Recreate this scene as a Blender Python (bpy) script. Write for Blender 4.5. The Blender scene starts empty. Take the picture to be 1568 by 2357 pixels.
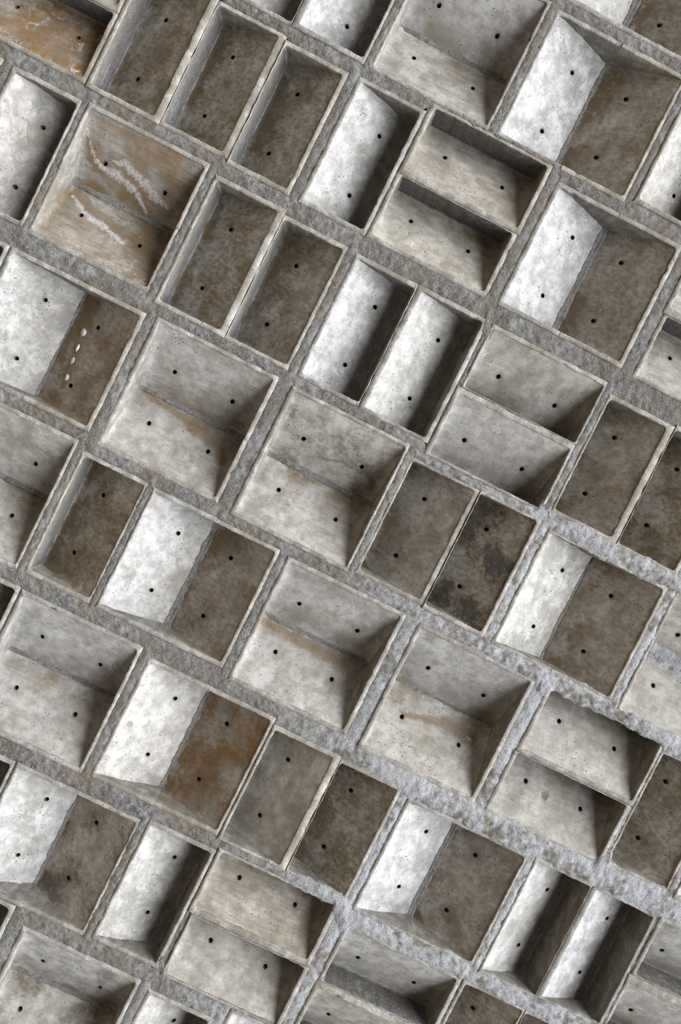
import bpy, math, random
from mathutils import Vector, Matrix, noise
from mathutils.geometry import delaunay_2d_cdt
import numpy as np

rnd = random.Random(7)
sc = bpy.context.scene
col = sc.collection

# ------------------------------------------------------------------ scale
# Wall coordinates: u runs up the wall, v to the right along it, d goes into it.
# One wall unit is 1.7 mm; (u, v) = (0, 0) is the point of the wall straight in front of the camera.
S = 0.0017
Z0 = 3.10
DIST = 2291.0


def W(u, v, d=0.0):
    return (v * S, d * S, Z0 + u * S)


# ------------------------------------------------------------------ camera
roll, nx, ny = 0.462771503, (700.8 - 784) / 2291.0, (1049.9 - 1178.5) / 2291.0
n = np.array([nx, ny, 1.0]); n /= np.linalg.norm(n)
eu = np.array([math.cos(roll), math.sin(roll), 0.0]); eu -= n * (eu @ n); eu /= np.linalg.norm(eu)
ev = np.cross(n, eu)
def to_world(c):
    return Vector((c @ ev, c @ n, c @ eu))
right, up, fwd = (to_world(np.array(c, float)) for c in ((1, 0, 0), (0, -1, 0), (0, 0, 1)))
cam_d = bpy.data.cameras.new('camera')
cam_d.sensor_fit = 'VERTICAL'
cam_d.sensor_height = 36.0
cam_d.lens = 36.0 * 2291.0 / 2357.0
cam_d.clip_start = 0.05
cam = bpy.data.objects.new('camera', cam_d)
col.objects.link(cam)
cam.matrix_world = Matrix(((right.x, up.x, -fwd.x, 0.0), (right.y, up.y, -fwd.y, -DIST * S),
                           (right.z, up.z, -fwd.z, Z0), (0, 0, 0, 1)))
sc.camera = cam

# ------------------------------------------------------------------ sky, sun, exposure
sc.view_settings.view_transform = 'Standard'
sc.view_settings.look = 'None'
sc.view_settings.gamma = 1.0
sc.view_settings.use_curve_mapping = False
sc.view_settings.exposure = 0.33

world = bpy.data.worlds.new('overcast_sky')
sc.world = world
world.use_nodes = True
wn, wl = world.node_tree.nodes, world.node_tree.links
wn.clear()
w_out = wn.new('ShaderNodeOutputWorld'); w_bg = wn.new('ShaderNodeBackground')
w_tc = wn.new('ShaderNodeTexCoord'); w_sep = wn.new('ShaderNodeSeparateXYZ'); w_rmp = wn.new('ShaderNodeValToRGB')
wl.new(w_tc.outputs['Generated'], w_sep.inputs[0]); wl.new(w_sep.outputs['Z'], w_rmp.inputs[0])
wl.new(w_rmp.outputs[0], w_bg.inputs[0]); wl.new(w_bg.outputs[0], w_out.inputs[0])
cr = w_rmp.color_ramp
cr.elements[0].position = 0.0; cr.elements[0].color = (0.075, 0.08, 0.088, 1)
cr.elements[1].position = 1.0; cr.elements[1].color = (0.86, 1.02, 1.34, 1)
w_bg.inputs[1].default_value = 0.29

sun_d = bpy.data.lights.new('hazy_sun', 'SUN')
sun_d.energy = 17.0
sun_d.angle = math.radians(80)
sun_d.color = (0.955, 0.98, 1.0)
sun = bpy.data.objects.new('hazy_sun', sun_d)
col.objects.link(sun)
sun_dir = Vector((-0.22, -0.39, 0.88)).normalized()          # towards the sun
sun.location = sun_dir * 12
sun.rotation_euler = sun_dir.to_track_quat('Z', 'Y').to_euler()


# ------------------------------------------------------------------ materials
class Mat:
    def __init__(self, name):
        self.m = bpy.data.materials.new(name); self.m.use_nodes = True
        self.t = self.m.node_tree; self.n = self.t.nodes; self.l = self.t.links
        self.b = self.n['Principled BSDF']
    def node(self, typ, **kw):
        x = self.n.new(typ)
        for k, v in kw.items():
            setattr(x, k, v)
        return x
    def put(self, sock, v):
        if hasattr(v, 'is_output'):
            self.l.new(v, sock)
        else:
            sock.default_value = v
    def math(self, op, a, b=None, clamp=False):
        x = self.node('ShaderNodeMath', operation=op); x.use_clamp = clamp
        self.put(x.inputs[0], a)
        if b is not None: self.put(x.inputs[1], b)
        return x.outputs[0]
    def vec(self, op, a, b):
        x = self.node('ShaderNodeVectorMath', operation=op)
        self.put(x.inputs[0], a); self.put(x.inputs[1], b)
        return x.outputs[0]
    def noise(self, vec, scale, detail=4.0, rough=0.6, dist=0.0):
        x = self.node('ShaderNodeTexNoise'); self.put(x.inputs['Vector'], vec)
        x.inputs['Scale'].default_value = scale; x.inputs['Detail'].default_value = detail
        x.inputs['Roughness'].default_value = rough; x.inputs['Distortion'].default_value = dist
        return x.outputs[0]
    def voro(self, vec, scale):
        x = self.node('ShaderNodeTexVoronoi'); self.put(x.inputs['Vector'], vec); x.inputs['Scale'].default_value = scale
        return x.outputs['Distance'], x.outputs['Color']
    def ramp(self, f, lo, hi, a=0.0, b=1.0):
        x = self.node('ShaderNodeMapRange', interpolation_type='SMOOTHSTEP'); self.put(x.inputs[0], f)
        for i, v in enumerate((lo, hi, a, b)): x.inputs[i + 1].default_value = v
        return x.outputs[0]
    def mix(self, f, a, b, mode='MIX'):
        x = self.node('ShaderNodeMix', data_type='RGBA', blend_type=mode); self.put(x.inputs[0], f)
        for i, c in ((6, a), (7, b)):
            self.put(x.inputs[i], c if hasattr(c, 'is_output') else (*c, 1.0))
        return x.outputs[2]
    def attr(self, name):
        x = self.node('ShaderNodeAttribute', attribute_type='OBJECT', attribute_name=name)
        return x.outputs['Fac']
    def coords(self):
        tc = self.node('ShaderNodeTexCoord'); oi = self.node('ShaderNodeObjectInfo')
        off = self.vec('SCALE', (37.0, 61.0, 23.0), (0, 0, 0))
        self.put(off.node.inputs['Scale'], oi.outputs['Random'])
        return self.vec('ADD', tc.outputs['Object'], off), tc.outputs['Object'], oi.outputs['Random']
    def bump(self, h, dist, strength=1.0):
        x = self.node('ShaderNodeBump'); x.inputs['Strength'].default_value = strength
        x.inputs['Distance'].default_value = dist; self.put(x.inputs['Height'], h)
        self.l.new(x.outputs[0], self.b.inputs['Normal'])


def concrete(name, smooth=True):
    m = Mat(name)
    p, raw, rv = m.coords()
    stain, rust, black, white = m.attr('stain'), m.attr('rust'), m.attr('mould'), m.attr('lime')
    streaky = m.vec('MULTIPLY', p, (5.0, 5.0, 0.55))                     # trickles run down the wall
    big = m.noise(p, 7.0, 6, 0.60, 0.15)
    mid = m.noise(p, 21.0, 7, 0.70, 0.1)
    fine = m.noise(p, 110.0, 5, 0.7)
    strk = m.noise(streaky, 13.0, 6, 0.66, 0.25)
    base = m.mix(m.ramp(mid, 0.32, 0.68), (0.175, 0.170, 0.163), (0.325, 0.322, 0.316))
    base = m.mix(m.math('MULTIPLY', m.ramp(big, 0.5, 0.72), 0.55), base, (0.135, 0.130, 0.120))
    base = m.mix(1.0, base, m.mix(m.attr('warm'), (0.97, 0.99, 1.02), (1.05, 1.0, 0.90)), 'MULTIPLY')
    # brown dirt film, in clouds and in trickles
    f1 = m.math('ADD', m.math('MULTIPLY', m.ramp(big, 0.30, 0.68), 0.50), m.math('MULTIPLY', m.ramp(strk, 0.40, 0.64), 0.48))
    f1 = m.math('ADD', f1, 0.14)
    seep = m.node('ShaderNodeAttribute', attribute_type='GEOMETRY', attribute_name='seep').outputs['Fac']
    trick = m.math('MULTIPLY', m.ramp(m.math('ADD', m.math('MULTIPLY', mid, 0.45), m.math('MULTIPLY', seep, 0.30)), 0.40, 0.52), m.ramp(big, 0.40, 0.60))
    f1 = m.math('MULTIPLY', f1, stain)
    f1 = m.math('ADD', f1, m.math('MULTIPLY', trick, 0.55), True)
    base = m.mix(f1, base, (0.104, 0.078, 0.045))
    f2 = m.math('MULTIPLY', m.ramp(m.math('ADD', m.math('MULTIPLY', mid, 0.5), m.math('MULTIPLY', big, 0.5)), 0.38, 0.68), rust, True)
    base = m.mix(f2, base, (0.125, 0.066, 0.020))
    f3 = m.math('MULTIPLY', m.ramp(m.math('ADD', m.math('MULTIPLY', m.noise(p, 45.0, 7, 0.8), 0.5), m.math('MULTIPLY', big, 0.5)), 0.49, 0.58), black, True)
    base = m.mix(f3, base, (0.035,0.034,0.033))
    f4 = m.math('MULTIPLY', m.ramp(m.noise(p, 15.0, 8, 0.75, 1.4), 0.54, 0.66), white, True)
    base = m.mix(f4, base, (0.42, 0.42, 0.42))
    mott = m.ramp(m.math('ADD', m.math('MULTIPLY', m.noise(p, 70.0, 6, 0.8), 0.5), m.math('MULTIPLY', m.noise(p, 12.0, 3), 0.5)), 0.505, 0.575)
    base = m.mix(m.math('MULTIPLY', mott, m.attr('mottle')), base, (0.125, 0.122, 0.118))
    halo = m.node('ShaderNodeAttribute', attribute_type='GEOMETRY', attribute_name='halo').outputs['Fac']
    base = m.mix(m.math('MULTIPLY', halo, m.ramp(mid, 0.25, 0.6)), base, (0.07, 0.06, 0.047))
    rb = m.node('ShaderNodeAttribute', attribute_type='GEOMETRY', attribute_name='brown_run').outputs['Fac']
    rw = m.node('ShaderNodeAttribute', attribute_type='GEOMETRY', attribute_name='white_run').outputs['Fac']
    edge = m.math('SUBTRACT', m.noise(p, 60.0, 6, 0.75), 0.5)
    base = m.mix(m.math('MULTIPLY', m.ramp(m.math('ADD', rb, m.math('MULTIPLY', edge, 1.7)), 0.18, 0.95), m.ramp(mid, 0.22, 0.60, 0.30, 0.80)), base, (0.105, 0.070, 0.036))
    base = m.mix(m.math('MULTIPLY', m.ramp(m.math('ADD', rw, m.math('MULTIPLY', edge, 2.6)), 0.42, 1.0), m.ramp(fine, 0.30, 0.62, 0.25, 0.85)), base, (0.36, 0.352, 0.345))
    # scuffs and specks
    sc_ = m.ramp(m.noise(m.vec('MULTIPLY', p, (2.4, 2.4, 0.9)), 55.0, 5, 0.72, 0.3), 0.57, 0.68)
    base = m.mix(m.math('MULTIPLY', m.math('MULTIPLY', sc_, m.ramp(m.noise(p, 11.0, 4), 0.46, 0.60)), 0.75), base, (0.10, 0.097, 0.094))
    d1, c1 = m.voro(p, 90.0)
    rare = m.ramp(m.noise(p, 9.0, 2), 0.50, 0.66)
    sz = m.node('ShaderNodeSeparateColor'); m.put(sz.inputs[0], c1)
    keep = m.math('GREATER_THAN', sz.outputs[0], 0.62)
    pit = m.math('MULTIPLY', m.math('MULTIPLY', m.ramp(d1, 0.17, 0.25, 1.0, 0.0), keep), rare)
    base = m.mix(pit, base, (0.03, 0.03, 0.03))
    if not smooth:
        base = m.mix(m.math('MULTIPLY', m.ramp(m.noise(p, 14.0, 6, 0.7), 0.42, 0.60), 0.75), base, (0.125, 0.112, 0.092))
        base = m.mix(m.math('MULTIPLY', m.ramp(fine, 0.45, 0.7), 0.35), base, (0.15, 0.14, 0.124))
    base = m.mix(1.0, base, (0.78, 0.775, 0.77), 'MULTIPLY')
    m.l.new(base, m.b.inputs['Base Color'])
    m.b.inputs['Roughness'].default_value = 0.72 if smooth else 0.9
    m.b.inputs['Specular IOR Level'].default_value = 0.25
    h = m.math('ADD', m.math('MULTIPLY', fine, 0.25 if smooth else 1.0), m.math('MULTIPLY', mid, 0.5 if smooth else 0.8))
    h = m.math('SUBTRACT', h, m.math('MULTIPLY', pit, 1.5))
    m.bump(h, 0.0022 if smooth else 0.0035)
    return m.m


def mortar(name):
    m = Mat(name)
    tc = m.node('ShaderNodeTexCoord'); p = tc.outputs['Object']
    fresh = m.math('ADD', m.attr('fresh'), m.node('ShaderNodeAttribute', attribute_type='GEOMETRY', attribute_name='newer').outputs['Fac'])
    big = m.noise(p, 5.5, 5, 0.6, 0.1); mid = m.noise(p, 32.0, 7, 0.70, 0.1); fine = m.noise(p, 150.0, 5, 0.75)
    big2 = m.noise(m.vec('ADD', p, (7.3, 2.1, 5.5)), 6.5, 5, 0.62, 0.1)
    grain = m.ramp(big2, 0.44, 0.56)                                     # trowelled smooth here, granular there
    d, c = m.voro(p, 150.0)
    base = m.mix(m.ramp(mid, 0.34, 0.66), (0.095, 0.092, 0.089), (0.185, 0.182, 0.180))
    base = m.mix(m.math('MULTIPLY', m.ramp(big, 0.43, 0.57), 0.8), base, (0.115, 0.100, 0.080))
    f = m.math('MULTIPLY', m.ramp(m.math('ADD', m.math('MULTIPLY', big2, 0.6), m.math('MULTIPLY', mid, 0.4)), 0.40, 0.54), fresh, True)
    base = m.mix(f, base, (0.36, 0.375, 0.41))
    gs = m.math('ADD', m.math('MULTIPLY', grain, 0.65), 0.15)
    gs = m.math('MULTIPLY', gs, m.math('SUBTRACT', 1.0, m.math('MULTIPLY', f, 0.6)))
    base = m.mix(m.math('MULTIPLY', m.ramp(fine, 0.50, 0.62), gs), base, (0.05, 0.049, 0.047))
    base = m.mix(m.math('MULTIPLY', m.ramp(fine, 0.45, 0.34), m.math('MULTIPLY', gs, 0.7)), base, (0.30, 0.30, 0.305))
    base = m.mix(1.0, base, (0.61, 0.60, 0.585), 'MULTIPLY')
    m.l.new(base, m.b.inputs['Base Color'])
    m.b.inputs['Roughness'].default_value = 0.95
    m.b.inputs['Specular IOR Level'].default_value = 0.15
    h = m.math('MULTIPLY', m.math('ADD', m.math('MULTIPLY', fine, 1.0), m.math('MULTIPLY', d, 0.5)), gs)
    h = m.math('ADD', h, m.math('MULTIPLY', mid, 0.9))
    m.bump(h, 0.0065)
    return m.m


def plain(name, color, rough=0.9, scale=60.0, var=0.35):
    m = Mat(name)
    tc = m.node('ShaderNodeTexCoord')
    f = m.noise(tc.outputs['Object'], scale, 5, 0.65)
    m.l.new(m.mix(m.ramp(f, 0.3, 0.7), tuple(c * (1 - var) for c in color), color), m.b.inputs['Base Color'])
    m.b.inputs['Roughness'].default_value = rough
    m.bump(f, 0.003)
    return m.m


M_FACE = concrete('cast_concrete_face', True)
M_RIM = concrete('cast_concrete_rim', False)
M_MORTAR = mortar('grey_mortar')
M_HOLE = plain('hole_dark_concrete', (0.055, 0.053, 0.05))
M_LIME = plain('lime_deposit', (0.40, 0.39, 0.375), 0.85, 30.0, 0.55)
M_BACK = plain('rough_backing', (0.17,0.167,0.16))
M_GROUND = plain('sandy_ground', (0.11, 0.082, 0.052), 0.95, 3.0, 0.3)


def nz(x, y, z=0.0, s=1.0):
    return noise.noise(Vector((x * s, y * s, z * s)))


def link(name, mesh, mat, parent=None, loc=(0, 0, 0)):
    o = bpy.data.objects.new(name, mesh)
    col.objects.link(o)
    o.location = loc
    if parent is not None:
        o.parent = parent
    if mat is not None and not mesh.materials:
        mesh.materials.append(mat)
    return o


def make_mesh(name, verts, faces, smooth=True):
    me = bpy.data.meshes.new(name)
    me.from_pydata(verts, [], faces)
    me.update()
    if smooth:
        me.polygons.foreach_set('use_smooth', [True] * len(me.polygons))
    return me


# ------------------------------------------------------------------ the blocks of the wall
# Every block is a tray 15 x 29 (x 10 units) with one sloping floor.  high = the edge where the floor meets the rim:
# L = lower edge (floor looks up), R = upper edge (floor looks down), T = left edge, B = right edge.
# (course, high, u0, u1, v0, v1, open)  open: the low edge has no wall, it meets its mirror twin in a valley.
U = []
def single(c, h, u0, u1, v0, v1, **kw): U.append(dict(c=c, h=h, u0=u0, u1=u1, v0=v0, v1=v1, open=False, **kw))
def valley_v(c, u0, u1, v0, v1, mid=None, a=None, b=None, seam=9):
    mid = (u0 + u1) / 2 if mid is None else mid
    U.append(dict(c=c, h='L', u0=u0, u1=mid, v0=v0, v1=v1, open=True, seam=seam, **(a or {})))
    U.append(dict(c=c, h='R', u0=mid, u1=u1, v0=v0, v1=v1, open=True, **(b or {})))
def valley_h(c, u0, u1, v0, v1, mid=None, a=None, b=None, seam=7):
    mid = (v0 + v1) / 2 if mid is None else mid
    U.append(dict(c=c, h='T', u0=u0, u1=u1, v0=v0, v1=mid, open=True, seam=seam, **(a or {})))
    U.append(dict(c=c, h='B', u0=u0, u1=u1, v0=mid, v1=v1, open=True, **(b or {})))

D = dict
RUNS = [('b', [(60, 20, 12), (84, 40, 18), (100, 72, 20), (108, 111, 22), (120, 150, 22), (134, 195, 16)]),
        ('b', [(66, 70, 8), (78, 112, 18), (92, 149, 22), (106, 190, 22), (116, 240, 14)]),
        ('w', [(40, 10, 3), (75, 30, 5), (90, 44, 6), (98, 72, 8), (96, 111, 10), (108, 148, 9), (124, 176, 6), (138, 187, 3)]),
        ('w', [(73, 80, 4), (68, 112, 9), (80, 149, 11), (92, 182, 13), (104, 209, 10), (108, 234, 4)])]
valley_v(0, 70, 380, -1490, -1198, 226)
single(1, 'L', -613, -458, -1150, -858)
single(1, 'L', -441, -280, -1150, -861)
valley_h(1, -250, 37, -1160, -856, -1005, b=D(stain=.45))
valley_v(1, 72, 388, -1152, -857, 232, a=D(mould=.35, label='bright scuffed upper-right block with a flaked dark patch near its edge'), b=D(stain=.8))
single(1, 'L', 424, 574, -1150, -870)
single(2, 'B', -1110, -818, -850, -708, rust=.6)
single(2, 'B', -1110, -818, -692, -535, rust=1.6, stain=.9, lime=.7, streaks=[('b', [(30, 40, 30), (40, 120, 34), (60, 190, 26), (20, 220, 20)])], label='corner block with orange-brown rust stains and crusty white lime')
single(2, 'R', -795, -640, -825, -531)
single(2, 'R', -620, -470, -817, -531)
single(2, 'R', -449, -304, -806, -523)
single(2, 'L', -259, -110, -812, -520)
single(2, 'B', -85, 204, -838, -683, stain=.4)
single(2, 'B', -87, 200, -668, -520)
valley_v(2, 250, 554, -810, -520, 402, a=D(spots=[(29, 164, 11, .4)]), b=D(stain=.85))
single(2, 'B', 604, 895, -830, -683)
single(2, 'B', 607, 895, -662, -514, stain=.5)
single(3, 'L', -955, -803, -478, -187, lime=.5, rust=.15)
valley_h(3, -775, -490, -483, -182, a=D(rust=.75, stain=.7, streaks=RUNS, label='brown-stained block with two winding white lime runs'),
         b=D(rust=.45, stain=.8, lime=.35, streaks=[('b', [(140, 20, 10), (110, 70, 12), (100, 130, 12), (90, 200, 16), (60, 270, 12)]), ('w', [(120, 20, 5), (96, 70, 7), (84, 130, 8), (72, 180, 6)])], label='brown-streaked block below the one with winding white runs'))
single(3, 'R', -453, -300, -469, -170)
single(3, 'R', -280, -130, -459, -168)
single(3, 'L', -90, 57, -456, -166)
single(3, 'L', 74, 230, -457, -162)
single(3, 'T', 258, 547, -455, -307)
single(3, 'T', 255, 544, -289, -136)
single(3, 'R', 575, 724, -435, -150, stain=.8, rust=.12)
single(3, 'R', 745, 895, -440, -146, mould=.3)
single(4, 'L', -965, -812, -118, 170)
valley_v(4, -788, -474, -118, 160, -628, a=D(stain=.35, mould=.2), b=D(stain=.9, rust=.5, blobs=1, streaks=[('b', [(122, 60, 8), (118, 90, 15), (112, 128, 13), (110, 160, 13), (104, 201, 14), (106, 225, 8)]), ('b', [(120, 250, 16), (100, 268, 18)])], label='brown block with a row of white lime blobs down one trickle'))
valley_h(4, -428, -142, -125, 177, b=D(streaks=[('b', [(140, 30, 5), (136, 79, 10), (131, 128, 14), (121, 179, 16), (103, 235, 18), (80, 262, 10)])]))
valley_h(4, -85, 200, -123, 186, a=D(mould=.5, streaks=[('b', [(108, 112, 2), (105, 144, 4), (95, 174, 4), (96, 220, 4), (105, 260, 6)])], label='pale block with grey mould blotches and a thin wavy brown drip'), b=D(stain=.4, mould=.2))
single(4, 'R', 230, 388, -103, 178, stain=.7)
single(4, 'R', 404, 551, -105, 183, mould=.9, label='dark block with black mould mottling across its floor')
valley_v(4, 592, 892, -96, 187, b=D(stain=.75))
valley_h(4, 930, 1222, -105, 203, 52, seam=24)
valley_h(5, -775, -482, 208, 517)
single(5, 'R', -450, -298, 224, 513, rust=.1, streaks=[('b', [(110, 165, 7), (93, 234, 8), (84, 268, 10), (45, 280, 9)])])
valley_v(5, -270, 38, 228, 514, a=D(stain=.4, mould=.15), b=D(stain=.9, rust=.2))
valley_h(5, 78, 365, 234, 532, b=D(streaks=[('b', [(133, 10, 8), (128, 98, 14), (130, 155, 16), (123, 230, 14)])]))
valley_h(5, 422, 709, 237, 543, b=D(stain=.35, streaks=[('b', [(95, 62, 5), (105, 123, 8), (117, 177, 14), (112, 216, 18), (112, 250, 12)]), ('w', [(109, 232, 4), (108, 244, 5)])]))
single(5, 'B', 764, 1058, 230, 386, stain=.4)
single(5, 'B', 760, 1051, 400, 550, stain=.4, spots=[(74, 126, 10, .95)], label='pale block with a dark diamond-shaped chip beside its hole')
single(5, 'R', 1074, 1230, 250, 538)
single(5, 'L', 1262, 1412, 250, 540)
single(6, 'L', -612, -457, 570, 880)
valley_h(6, -433, -145, 572, 880)
valley_v(6, -107, 204, 586, 875, a=D(spots=[(21, 155, 7, .8)]), b=D(stain=.9, rust=1.25, label='orange-brown block with an evenly rust-stained floor'))
single(6, 'R', 222, 374, 601, 885, stain=.25)
single(6, 'R', 395, 544, 604, 887, mould=.25)
valley_v(6, 583, 889, 617, 900, b=D(stain=.75, spots=[(80, 66, 20, .55), (82, 220, 20, .55)], label='brown block with dark rough rings around both holes'))
single(6, 'L', 921, 1065, 613, 906)
single(6, 'L', 1082, 1236, 613, 904)
single(6, 'T', 1260, 1548, 612, 757)
single(6, 'T', 1256, 1548, 782, 925)
single(7, 'L', -445, -291, 942, 1230)
valley_v(7, -272, 28, 940, 1226, b=D(mould=.6, stain=.6, label='brown-grey block with black blotches at its lower end'))
single(7, 'L', 62, 217, 929, 1222, mould=.2)
single(7, 'B', 238, 534, 915, 1061, stain=.7, label='brown block with swirling marks and dark nicks along its edge')
single(7, 'B', 245, 537, 1081, 1236)
single(7, 'T', 590, 878, 953, 1092)
single(7, 'T', 588, 880, 1112, 1255)
single(7, 'R', 902, 1054, 953, 1245)
single(7, 'R', 1064, 1215, 955, 1245)
single(8, 'L', -300, -147, 1250, 1540)
valley_h(8, -90, 195, 1285, 1580, a=D(mould=.35), b=D(mould=.5, stain=.4))
single(8, 'L', 238, 390, 1297, 1590)

# the courses run on a little past both edges of the picture
for c in range(9):
    cu = [a for a in U if a['c'] == c]
    top, bot = min(a['v0'] for a in cu), max(a['v1'] for a in cu)
    lo_u, hi_u = min(a['u0'] for a in cu), max(a['u1'] for a in cu)
    valley_v(c, lo_u - 352, lo_u - 44, top + 2, bot - 2)
    valley_v(c, hi_u + 44, hi_u + 352, top + 2, bot - 2)

# rim widths: half the gap to whatever stands next to each side, never more than a cast rim
for i, a in enumerate(U):
    gap = dict(u0=60.0, u1=60.0, v0=60.0, v1=60.0)
    twin = set()
    for j, b in enumerate(U):
        if i == j:
            continue
        if a['h'] == b['h'] and a['c'] == b['c'] and not (a['open'] or b['open']):
            for key, p, q in (('u1', b['u0'], a['u1']), ('u0', a['u0'], b['u1']), ('v1', b['v0'], a['v1']), ('v0', a['v0'], b['v1'])):
                if 0 < p - q < 26: twin.add(key)
        ou = min(a['u1'], b['u1']) - max(a['u0'], b['u0'])
        ov = min(a['v1'], b['v1']) - max(a['v0'], b['v0'])
        if ov > 15:
            if b['u0'] >= a['u1'] - 12: gap['u1'] = min(gap['u1'], b['u0'] - a['u1'])
            if b['u1'] <= a['u0'] + 12: gap['u0'] = min(gap['u0'], a['u0'] - b['u1'])
        if ou > 15:
            if b['v0'] >= a['v1'] - 12: gap['v1'] = min(gap['v1'], b['v0'] - a['v1'])
            if b['v1'] <= a['v0'] + 12: gap['v0'] = min(gap['v0'], a['v0'] - b['v1'])
    a['rim'] = {k: max(4.0, min(11.5, g / 2 - 1.0 if g < 26 else g * 0.24)) for k, g in gap.items()}
    lowside = {'L': 'u1', 'R': 'u0', 'T': 'v1', 'B': 'v0'}[a['h']]
    for key, g in gap.items():
        if key in twin:                              # two trays share one thin divider: it belongs to the floor that rises to it
            a['rim'][key] = 2.5 if key == lowside else g - 3.2
    a['gap'] = gap
    if a['open']:
        a['rim'][{'L': 'u1', 'R': 'u0', 'T': 'v1', 'B': 'v0'}[a['h']]] = 0.0

LOW = 108.0          # how deep the low edge of a floor lies
LIP = 3.0


def frame(a):
    """(w, l, fn): width across the slope, length along it, and fn(s, t) -> (u, v) with s from the high edge and t along."""
    h = a['h']
    if h in 'LR':
        w, l = a['u1'] - a['u0'], a['v1'] - a['v0']
        fn = (lambda s, t: (a['u0'] + s, a['v0'] + t)) if h == 'L' else (lambda s, t: (a['u1'] - s, a['v0'] + t))
    else:
        w, l = a['v1'] - a['v0'], a['u1'] - a['u0']
        fn = (lambda s, t: (a['u0'] + t, a['v0'] + s)) if h == 'T' else (lambda s, t: (a['u0'] + t, a['v1'] - s))
    return w, l, fn


def sides(a):
    r, h = a['rim'], a['h']
    return {'L': (r['u0'], r['u1'], r['v0'], r['v1']), 'R': (r['u1'], r['u0'], r['v0'], r['v1']),
            'T': (r['v0'], r['v1'], r['u0'], r['u1']), 'B': (r['v1'], r['v0'], r['u0'], r['u1'])}[h]   # high, low, t0, t1


hole_mesh = {}


def streak(list_, kind, s, t):
    best = 0.0
    s2, t2 = s + 5 * nz(s, t, 41, .05), t + 5 * nz(s, t, 53, .05)
    for k_, pts in list_:
        if k_ != kind:
            continue
        for (x0, y0, r0), (x1, y1, r1) in zip(pts, pts[1:]):
            dx, dy = x1 - x0, y1 - y0
            f = max(0.0, min(1.0, ((s2 - x0) * dx + (t2 - y0) * dy) / (dx * dx + dy * dy)))
            d = math.hypot(s2 - x0 - f * dx, t2 - y0 - f * dy) / (r0 + (r1 - r0) * f)
            best = max(best, math.exp(-0.7 * d * d))
    return best


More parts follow.
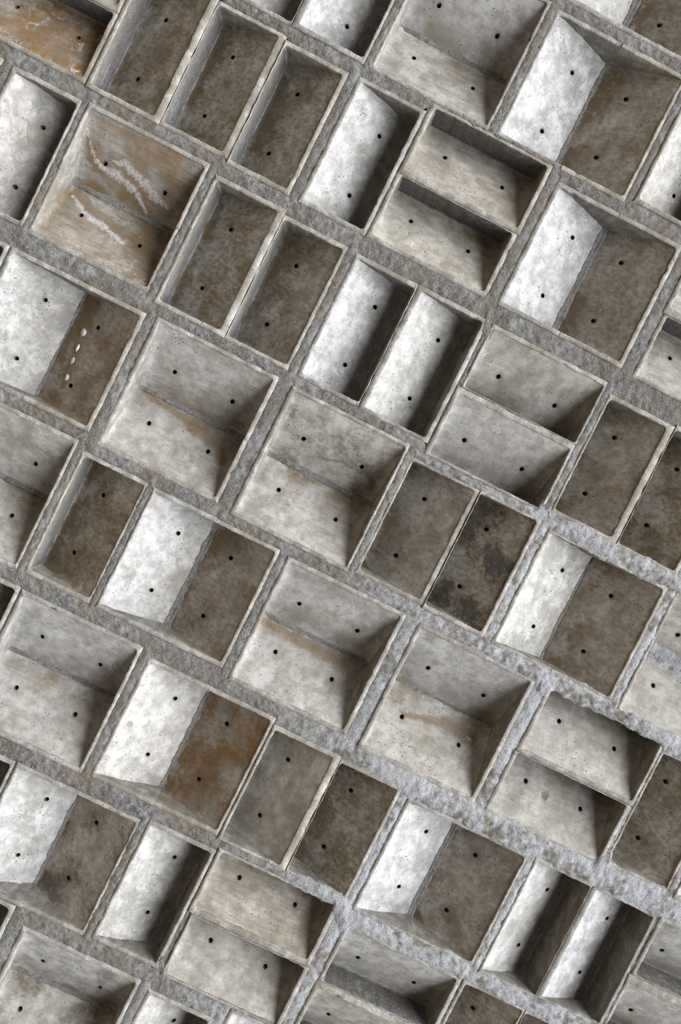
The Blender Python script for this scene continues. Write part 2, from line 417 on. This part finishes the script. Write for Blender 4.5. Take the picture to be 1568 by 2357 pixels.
def build_block(a, k, root):
    w, l, fn = frame(a)
    hi, lo, e0, e1 = sides(a)
    h = a['h']
    seed = k * 3.7
    low = LOW + rnd.uniform(-4, 4)
    lip = LIP + rnd.uniform(-1, 2)
    lift = rnd.uniform(-1.5, 2.0)                       # blocks stand a little proud or shy of each other
    ends = (rnd.uniform(9, 22), rnd.uniform(9, 22))     # coves where the floor meets the end walls
    lowcove = 0.0 if a['open'] else 10.0
    holes = [(0.56 * w + rnd.uniform(-2, 2), l / 2 - 75.5 + rnd.uniform(-2, 2)), (0.56 * w + rnd.uniform(-2, 2), l / 2 + 75.5 + rnd.uniform(-2, 2))]
    flip = h in 'LB'

    def floor_z(s, t):
        x = min(max(s / w, -0.02), 1.02)
        z = lip + (low - lip) * x
        deep = min(1.0, max(0.0, z / 45.0))
        for dist, r in ((t, ends[0]), (l - t, ends[1])):
            if dist < r:
                z -= r * 0.62 * deep * (1 - max(dist, 0) / r) ** 2
        if lowcove and w - s < lowcove:
            z -= 6.0 * (1 - max(w - s, 0) / lowcove) ** 2
        z += 1.5 * nz(s + seed * 91, t, seed, 0.017) + 0.6 * nz(s, t, seed, 0.06)
        if a.get('streaks'):
            z -= 1.3 * streak(a['streaks'], 'w', s, t)
        for hs, ht in holes:
            q = ((s - hs) ** 2 + (t - ht) ** 2) / 81.0
            if q < 6: z += 1.6 * math.exp(-q)
        return z

    u_c, v_c = fn(w / 2, l / 2)
    org = W(u_c, v_c, 0)
    def L3(s, t, z):
        u, v = fn(s, t)
        return ((v - v_c) * S, (z + lift) * S, (u - u_c) * S)

    # ---- body: rim and inner walls
    step, rc = 5.0, rnd.uniform(4, 8)
    path = []            # (s, t, ns, nt, os, ot): inner point, outward normal, outer point
    def seg(p, q, nrm, wd):
        m_ = max(2, int(math.hypot(q[0] - p[0], q[1] - p[1]) / step))
        for i in range(m_ + 1):
            f = i / m_
            s, t = p[0] + (q[0] - p[0]) * f, p[1] + (q[1] - p[1]) * f
            path.append((s, t, nrm[0], nrm[1], s + nrm[0] * wd, t + nrm[1] * wd))
    def arc(c, a0, outer):
        for i in (1, 2, 3):
            an = a0 + math.pi / 2 * i / 4
            path.append((c[0] + rc * math.cos(an), c[1] + rc * math.sin(an), math.cos(an), math.sin(an), outer[0], outer[1]))
    if a['open']:
        seg((w, l), (rc, l), (0, 1), e1)
        arc((rc, l - rc), math.pi / 2, (-hi, l + e1))
        seg((0, l - rc), (0, rc), (-1, 0), hi)
        arc((rc, rc), math.pi, (-hi, -e0))
        seg((rc, 0), (w, 0), (0, -1), e0)
        closed = False
    else:
        seg((w, rc), (w, l - rc), (1, 0), lo)
        arc((w - rc, l - rc), 0.0, (w + lo, l + e1))
        seg((w - rc, l), (rc, l), (0, 1), e1)
        arc((rc, l - rc), math.pi / 2, (-hi, l + e1))
        seg((0, l - rc), (0, rc), (-1, 0), hi)
        arc((rc, rc), math.pi, (-hi, -e0))
        seg((rc, 0), (w - rc, 0), (0, -1), e0)
        arc((w - rc, rc), 1.5 * math.pi, (w + lo, -e0))
        closed = True
    verts, faces, rings = [], [], []
    for s, t, ns, nt, os_, ot in path:
        u, v = fn(s, t)
        j = 0.9 * nz(u, v, 3.3, 0.045) + 0.9 * nz(u, v, 9.1, 0.18) + 0.5 * nz(u, v, 4.4, 0.4)
        chip = max(0.0, nz(u, v, 21.0, 0.035) - 0.42) * 9
        s1, t1 = s + ns * (j + chip), t + nt * (j + chip)
        uo, vo = fn(os_, ot)
        jo = 1.2 * nz(uo, vo, 5.0, 0.045)
        so, to = os_ + (ns if abs(ns) in (0, 1) else 0) * jo, ot + (nt if abs(nt) in (0, 1) else 0) * jo
        zt = 1.1 * nz(u, v, 1.0, 0.05) + 0.8 * nz(u, v, 2.0, 0.15)
        bottom = floor_z(min(max(s1, 0), w), min(max(t1, 0), l)) + 5.0
        dr = 0.035
        ring = []
        wid = math.hypot(so - s1, to - t1)
        bev = min(1.7, wid * 0.3)
        dx, dy = (so - s1) / max(wid, 1e-6), (to - t1) / max(wid, 1e-6)
        for z in (26.0,):
            ring.append((so, to, z))
        ring.append((so, to, 2.5 + zt))
        ring.append((so - dx * bev * .9, to - dy * bev * .9, 0.3 + zt))
        ring.append((s1 + dx * bev, t1 + dy * bev, zt))
        ring.append((s1 + dx * bev * .25, t1 + dy * bev * .25, 0.6 + zt))
        z0 = min(2.2 + zt, bottom - 1)
        for q in range(5):
            z = z0 + (bottom - z0) * q / 4
            g = 0.9 * nz(u * .04, v * .04, z * .04 + seed) if q else 0.0
            ring.append((s1 - ns * (dr * (z - z0) - g), t1 - nt * (dr * (z - z0) - g), z))
        rings.append(len(verts))
        verts += [L3(*x) for x in ring]
    R = 10
    low_faces = []
    m_ = len(rings)
    for i in range(m_ if closed else m_ - 1):
        x, y = rings[i], rings[(i + 1) % m_]
        for q in range(R - 1):
            f = (x + q, y + q, y + q + 1, x + q + 1)
            if q >= 5 and not a['open'] and path[i][2] > 0.9: low_faces.append(len(faces))
            faces.append(f if not flip else f[::-1])
    body = link('concrete_block', make_mesh('concrete_block', verts, faces), M_RIM, root, org)
    body.data.materials.append(M_MORTAR)
    if low_faces and h != 'L':
        for q in low_faces: body.data.polygons[q].material_index = 1
    body['fresh'] = 0.12
    body['stain'] = 0.40 * a.get('stain', 0.4) + 0.22; body['rust'] = 0.25 * a.get('rust', 0.0)
    body['mould'] = 0.3 * a.get('mould', 0.1); body['lime'] = 0.15
    if a.get('label'): body['label'] = a['label']

    # ---- sloping floor, with two real holes in it
    pts, edges = [], []
    cell = 4.5 if a.get('streaks') else 9.0
    na, nb = max(8, int(w / cell)), max(12, int(l / cell))
    ex = 3.0
    ring = []
    S0, S1, T0, T1 = -1.0, w + (0.5 if a['open'] else ex), -ex, l + ex
    ss = [S0 + (S1 - S0) * i / na for i in range(na + 1)]
    tt = [T0 + (T1 - T0) * i / nb for i in range(nb + 1)]
    HR = 5.2
    border = [(s, T0) for s in ss] + [(S1, t) for t in tt[1:]] + [(s, T1) for s in ss[-2::-1]] + [(S0, t) for t in tt[-2:0:-1]]
    pts += border
    edges += [(i, (i + 1) % len(border)) for i in range(len(border))]
    hole_faces = []
    for hs, ht in holes:
        b0 = len(pts)
        pts += [(hs + HR * math.cos(q * math.pi / 7), ht + HR * math.sin(q * math.pi / 7)) for q in range(14)]
        edges += [(b0 + q, b0 + (q + 1) % 14) for q in range(14)]
        for rr, cnt in ((8.5, 14), (13.0, 14)):
            pts += [(hs + rr * math.cos((q + .5) * math.pi / 7), ht + rr * math.sin((q + .5) * math.pi / 7)) for q in range(cnt)]
    for sx, tx, sr, _ in a.get('spots', []):
        for rr in (sr * .3, sr * .65, sr, sr + 2.0):
            pts += [(sx + rr * math.cos(q * math.pi / 8) * (1 + .2 * nz(q, sx)), tx + rr * math.sin(q * math.pi / 8)) for q in range(16)
                    if all(math.hypot(sx + rr * math.cos(q * math.pi / 8) - hs, tx + rr * math.sin(q * math.pi / 8) - ht) > 15 for hs, ht in holes)]
    for s in ss[1:-1]:
        for t in tt[1:-1]:
            if all((s - hs) ** 2 + (t - ht) ** 2 > 17 ** 2 for hs, ht in holes):
                pts.append((s, t))
    # finer rows in the coves
    for s in ss[1:-1]:
        for t in (-ex + 4, l + ex - 4): pts.append((s, t))
    vv, _, ff, *_ = delaunay_2d_cdt([Vector(p) for p in pts], edges, [], 0, 1e-4)
    fl = []
    for f in ff:
        cx = sum(vv[i][0] for i in f) / len(f); cy = sum(vv[i][1] for i in f) / len(f)
        if any((cx - hs) ** 2 + (cy - ht) ** 2 < (HR * 0.93) ** 2 for hs, ht in holes):
            continue
        f = list(f)
        fl.append(f[::-1] if not flip else f)
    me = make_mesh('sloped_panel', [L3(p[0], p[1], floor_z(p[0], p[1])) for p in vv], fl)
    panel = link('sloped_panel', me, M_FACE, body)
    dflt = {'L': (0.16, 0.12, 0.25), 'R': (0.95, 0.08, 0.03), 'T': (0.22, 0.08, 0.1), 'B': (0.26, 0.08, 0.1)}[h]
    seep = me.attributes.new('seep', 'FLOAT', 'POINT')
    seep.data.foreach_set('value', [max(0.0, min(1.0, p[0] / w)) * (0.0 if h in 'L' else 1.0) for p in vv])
    hal = me.attributes.new('halo', 'FLOAT', 'POINT')
    hk = [rnd.uniform(.2, .7) for _ in holes]
    hal.data.foreach_set('value', [max(q * math.exp(-max(0.0, math.hypot(p[0] - x, p[1] - y) - HR) / 3.5) for q, (x, y) in zip(hk, holes)) for p in vv])
    if a.get('spots'):
        def sp(p):
            b_ = 0.0
            for sx, tx, sr, k_ in a['spots']:
                q = math.hypot(p[0] - sx, p[1] - tx) / sr * (1 + .25 * nz(p[0], p[1], 2, .15))
                b_ = max(b_, k_ * max(0.0, min(1.0, (1.15 - q) / .25)))
            return b_
        for i_, p in enumerate(vv):
            hal.data[i_].value = max(hal.data[i_].value, sp(p))
    for key, kind in (('brown_run', 'b'), ('white_run', 'w')):
        at = me.attributes.new(key, 'FLOAT', 'POINT')
        if a.get('streaks'):
            at.data.foreach_set('value', [streak(a['streaks'], kind, p[0], p[1]) for p in vv])
    panel['mottle'] = body['mottle'] = a.get('mottle', {'L': rnd.uniform(.25, .7), 'R': rnd.uniform(0, .25), 'T': rnd.uniform(.05, .4), 'B': rnd.uniform(.05, .4)}[h])
    panel['warm'] = body['warm'] = min(1.0, max(0.0, {'L': .25, 'R': .75, 'T': .35, 'B': .6}[h] + rnd.uniform(-.25, .25)))
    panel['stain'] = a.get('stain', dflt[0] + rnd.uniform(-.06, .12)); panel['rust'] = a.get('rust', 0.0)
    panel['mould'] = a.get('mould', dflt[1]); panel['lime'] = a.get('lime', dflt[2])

    # ---- the holes' bores
    if h not in hole_mesh:
        hv, hf = [], []
        slope = (LOW - LIP) / 150.0
        for zz, r in ((-0.6, HR + .35), (14.0, HR * .9), (30.0, HR * .85)):
            for q in range(14):
                s, t = r * math.cos(q * math.pi / 7), r * math.sin(q * math.pi / 7)
                z = slope * s + zz if zz < 0 else zz + slope * s * .6
                du, dv = {'L': (s, t), 'R': (-s, t), 'T': (t, s), 'B': (t, -s)}[h]
                hv.append((dv * S, (z + 0.9) * S, du * S))
        for r_ in (0, 1):
            for q in range(14):
                f = (r_ * 14 + q, r_ * 14 + (q + 1) % 14, r_ * 14 + 14 + (q + 1) % 14, r_ * 14 + 14 + q)
                hf.append(f if flip else f[::-1])
        hf.append(tuple(range(28, 42)) if flip else tuple(range(41, 27, -1)))
        hole_mesh[h] = make_mesh('tie_hole', hv, hf)
    for hs, ht in holes:
        zc = floor_z(hs, ht)
        link('tie_hole', hole_mesh[h], M_HOLE, body, L3(hs, ht, zc - 1.6 + 0.4))

    # ---- the bead of mortar in the low corner
    if not a['open'] or a.get('seam'):
        hw = a.get('seam', 9.0)
        sv, sf = [], []
        N = int(l / 4)
        cols_ = 9
        for i in range(N + 1):
            t = l * i / N
            u, v = fn(w, t)
            ww = hw * (1 + 0.35 * nz(u, v, 11.0, 0.03) + 0.25 * nz(u, v, 4.0, 0.1))
            for c_ in range(cols_):
                f = c_ / (cols_ - 1)
                if a['open']:
                    s = w + ww * (2 * f - 1)
                    sm = s if s <= w else 2 * w - s
                    z = floor_z(sm, t) + 1.2 - (4.5 + 0.16 * ww) * math.sin(math.pi * f) ** 0.8
                else:
                    s = w + 1.5 - ww * (1 - f) if f < .75 else w + 1.5 - ww * .25 * (1 - f) / .25
                    z = floor_z(min(s, w), t) + 1.0 - 13.0 * f ** 1.6
                us, vs = fn(s, t)
                z += 1.5 * nz(us, vs, 2.0, 0.09) + 1.0 * nz(us, vs, 7.0, 0.22)
                sv.append(L3(s, t, z))
        for i in range(N):
            for c_ in range(cols_ - 1):
                x = i * cols_ + c_
                f = (x, x + 1, x + cols_ + 1, x + cols_)
                sf.append(f if flip else f[::-1])
        sm_o = link('mortar_seam', make_mesh('mortar_seam', sv, sf), M_MORTAR, body)
        sm_o['fresh'] = 0.8 if hw > 15 else 0.25

    # ---- lime that has run out of the joints and set on the floor
    if a.get('blobs'):
        for s, t, r1, r2 in BLOBS:
            rv, rf = [], []
            for i in range(6):
                rr = math.cos(i / 5 * math.pi / 2); zz = math.sin(i / 5 * math.pi / 2)
                for q in range(14):
                    an = q * math.pi / 7
                    wob = 1 + .25 * nz(math.cos(an) * 2, math.sin(an) * 2, s)
                    x, y = s + r1 * rr * wob * math.cos(an), t + r2 * rr * wob * math.sin(an)
                    rv.append(L3(x, y, floor_z(x, y) + 1 - 5 * zz))
            for i in range(5):
                for q in range(14):
                    f = (i * 14 + q, i * 14 + (q + 1) % 14, i * 14 + 14 + (q + 1) % 14, i * 14 + 14 + q)
                    rf.append(f if flip else f[::-1])
            o = link('lime_blob', make_mesh('lime_blob', rv, rf), M_LIME, body); o['label'] = 'white lime blob'
    return body


# trickle marks on single floors: (brown or white, [(s, t, half width), ...])
BLOBS = [(118, 90, 8, 10), (114, 128, 5, 10), (111, 160, 6, 9), (105, 201, 6, 9)]

# ------------------------------------------------------------------ the wall, then its blocks
def slab(name, lo_, hi_, mat):
    x0, y0, z0 = lo_; x1, y1, z1 = hi_
    v = [(x0, y0, z0), (x1, y0, z0), (x1, y1, z0), (x0, y1, z0), (x0, y0, z1), (x1, y0, z1), (x1, y1, z1), (x0, y1, z1)]
    f = [(0, 3, 2, 1), (4, 5, 6, 7), (0, 1, 5, 4), (1, 2, 6, 5), (2, 3, 7, 6), (3, 0, 4, 7)]
    return link(name, make_mesh(name, v, f, False), mat)

wall = slab('wall_front', (-1700 * S, 125 * S, 0.0), (1800 * S, 300 * S, Z0 + 1950 * S), M_BACK)
wall['kind'] = 'structure'
wall['label'] = 'grey relief wall of mortared concrete blocks with sloping recessed floors'
wall['category'] = 'wall'
ground = slab('ground', (-30.0, -40.0, -0.2), (30.0, 0.6, 0.0), M_GROUND)
ground['kind'] = 'structure'
ground['label'] = 'sandy brown ground at the foot of the concrete wall'
ground['category'] = 'ground'

for k, a in enumerate(U):
    build_block(a, k, wall)

# ------------------------------------------------------------------ mortar joints
def outer(a):
    r = a['rim']
    return a['u0'] - r['u0'], a['u1'] + r['u1'], a['v0'] - r['v0'], a['v1'] + r['v1']

def joint(name, grid, fresh):
    """grid: rows of (u, v, d)"""
    nr, nc = len(grid), len(grid[0])
    vs = [W(*p) for row in grid for p in row]
    fs = [(i * nc + j, i * nc + j + 1, (i + 1) * nc + j + 1, (i + 1) * nc + j) for i in range(nr - 1) for j in range(nc - 1)]
    me = make_mesh(name, vs, fs)
    at = me.attributes.new('newer', 'FLOAT', 'POINT')      # the upper right of the wall was repointed with paler mortar
    at.data.foreach_set('value', [0.62 * max(0.0, min(1.0, (p[0] - 150) / 400)) * max(0.0, min(1.0, (p[1] + 420) / 320)) for row in grid for p in row])
    o = link(name, me, M_MORTAR, wall)
    o['fresh'] = fresh
    return o

def relief(u, v):
    return 2.4 * nz(u, v, 0.5, 0.03) + 2.2 * nz(u, v, 6.0, 0.09) + 1.8 * nz(u, v, 3.0, 0.22)

courses = [[a for a in U if a['c'] == c] for c in range(9)]
def edge_profile(units, which):
    """step profile over u of the outer top (0) or bottom (1) edges of a course"""
    iv = {}
    for a in units:
        o = outer(a)
        key = (round(o[0]), round(o[1]))
        iv.setdefault(key, []).append(o)
    out = []
    for a in units:
        o = outer(a)
        out.append((o[0], o[1], o[3] if which else o[2]))
    def f(u):
        best = None
        for u0, u1, v in out:
            if u0 - 1 <= u <= u1 + 1:
                best = v if best is None else (max(best, v) if which else min(best, v))
        if best is None:
            c_ = sorted(out, key=lambda q: min(abs(u - q[0]), abs(u - q[1])))[:2]
            best = sum(q[2] for q in c_) / len(c_) if False else c_[0][2]
            same = [q[2] for q in out if abs(min(abs(u - q[0]), abs(u - q[1])) - min(abs(u - c_[0][0]), abs(u - c_[0][1]))) < 6]
            best = max(same) if which else min(same)
        return best
    return f

FRESH = {1: 0.1, 2: 0.08, 3: 0.1, 4: 0.1, 5: 0.1, 6: 0.12, 7: 0.06, 8: 0.03}
ranges = {1: (-650, 640), 2: (-1000, 640), 3: (-1110, 930), 4: (-970, 930), 5: (-800, 1260), 6: (-640, 1440), 7: (-460, 1560), 8: (-310, 900)}
for c in range(1, 9):
    fa, fb = edge_profile(courses[c - 1], 1), edge_profile(courses[c], 0)
    u0, u1 = ranges[c][0] - 340, ranges[c][1] + 340
    n_ = int((u1 - u0) / 4)
    raw = []
    for i in range(n_ + 1):
        u = u0 + (u1 - u0) * i / n_
        raw.append((u, fa(u), fb(u)))
    ka = np.array([r[1] for r in raw]); kb = np.array([r[2] for r in raw])
    ker = np.ones(7) / 7
    ka = np.convolve(np.pad(ka, 3, mode='edge'), ker, 'valid'); kb = np.convolve(np.pad(kb, 3, mode='edge'), ker, 'valid')
    grid = []
    for i, (u, _, _) in enumerate(raw):
        # fresher, fatter mortar towards the upper end of some courses
        fat = 0.0
        if c in (6, 7): fat = min(1.0, max(0.0, (u - 250) / 250.0))
        if c == 5: fat = min(1.0, max(0.0, (u - 520) / 200.0))
        if c == 4: fat = min(1.0, max(0.0, (u - 480) / 150.0))
        sp = 3.0 + 8.0 * fat * (1 + .8 * nz(u, 0, c, .02)) + 4.0 * nz(u, 7, c, .045) + 2.0 * nz(u, 3, c, .2)
        a0, b0 = ka[i] - sp, kb[i] + sp + 4.0 * nz(u, 31, c, .04) + 2.0 * nz(u, 55, c, .2)
        row = []
        for q in range(15):
            f = q / 14
            v = a0 + (b0 - a0) * f
            pil = math.sin(math.pi * f) ** 0.6
            d = 4.5 - (4.0 + 4.5 * fat) * pil + relief(u, v) * (.6 + .4 * pil)
            row.append((u, v, d))
        grid.append(row)
    joint('bed_joint', grid, FRESH[c])

for c, units in enumerate(courses):
    spans = []
    for a in units:
        o = outer(a)
        for s_ in spans:
            if min(s_[1], o[1]) - max(s_[0], o[0]) > 60:
                s_[0] = min(s_[0], o[0]); s_[1] = max(s_[1], o[1]); s_[2] = min(s_[2], o[2]); s_[3] = max(s_[3], o[3])
                break
        else:
            spans.append(list(o))
    spans.sort()
    def reach(v, side, own):
        best = None
        for a in units:
            o = outer(a)
            if min(o[1], own[1]) - max(o[0], own[0]) > 60 and o[2] - 1 <= v <= o[3] + 1:
                x = o[1] if side else o[0]
                best = x if best is None else (max(best, x) if side else min(best, x))
        return own[1 if side else 0] if best is None else best
    for p, q in zip(spans, spans[1:]):
        v0, v1 = min(p[2], q[2]) - 4, max(p[3], q[3]) + 4
        n_ = int((v1 - v0) / 4)
        gap = q[0] - p[1]
        if gap < 2:
            continue                      # the two halves of a valley meet without a joint
        grid = []
        for i in range(n_ + 1):
            v = v0 + (v1 - v0) * i / n_
            a0, b0 = reach(v, 1, p), reach(v, 0, q)
            sp = 2.0 + 1.5 * nz(v, a0, c, .06) + (2.0 if gap > 12 else 0)
            a0 -= sp; b0 += sp
            row = []
            for k in range(11):
                f = k / 10
                u = a0 + (b0 - a0) * f
                pil = math.sin(math.pi * f) ** 0.6
                d = 4.2 - (3.6 if gap > 12 else 1.5) * pil + relief(u, v) * .7
                row.append((u, v, d))
            grid.append(row[::-1])
        joint('head_joint', grid, 0.1 if gap > 12 else 0.05)
    # the thin joint between two blocks lying one beside the other
    for i, a in enumerate(units):
        for b in units[i + 1:]:
            oa, ob = outer(a), outer(b)
            if a['h'] in 'TB' and b['h'] in 'TB' and not a['open'] and abs(a['u0'] - b['u0']) < 40 and b['v0'] > a['v0']:
                n_ = int((oa[1] - oa[0]) / 5)
                grid = []
                for k in range(n_ + 1):
                    u = max(oa[0], ob[0]) + (min(oa[1], ob[1]) - max(oa[0], ob[0])) * k / n_
                    grid.append([(u, oa[3] - 2.5 + (ob[2] - oa[3] + 5) * f / 5, 3.4 + .6 * relief(u, oa[3] + f)) for f in range(6)])
                joint('divider_joint', grid, 0.05)
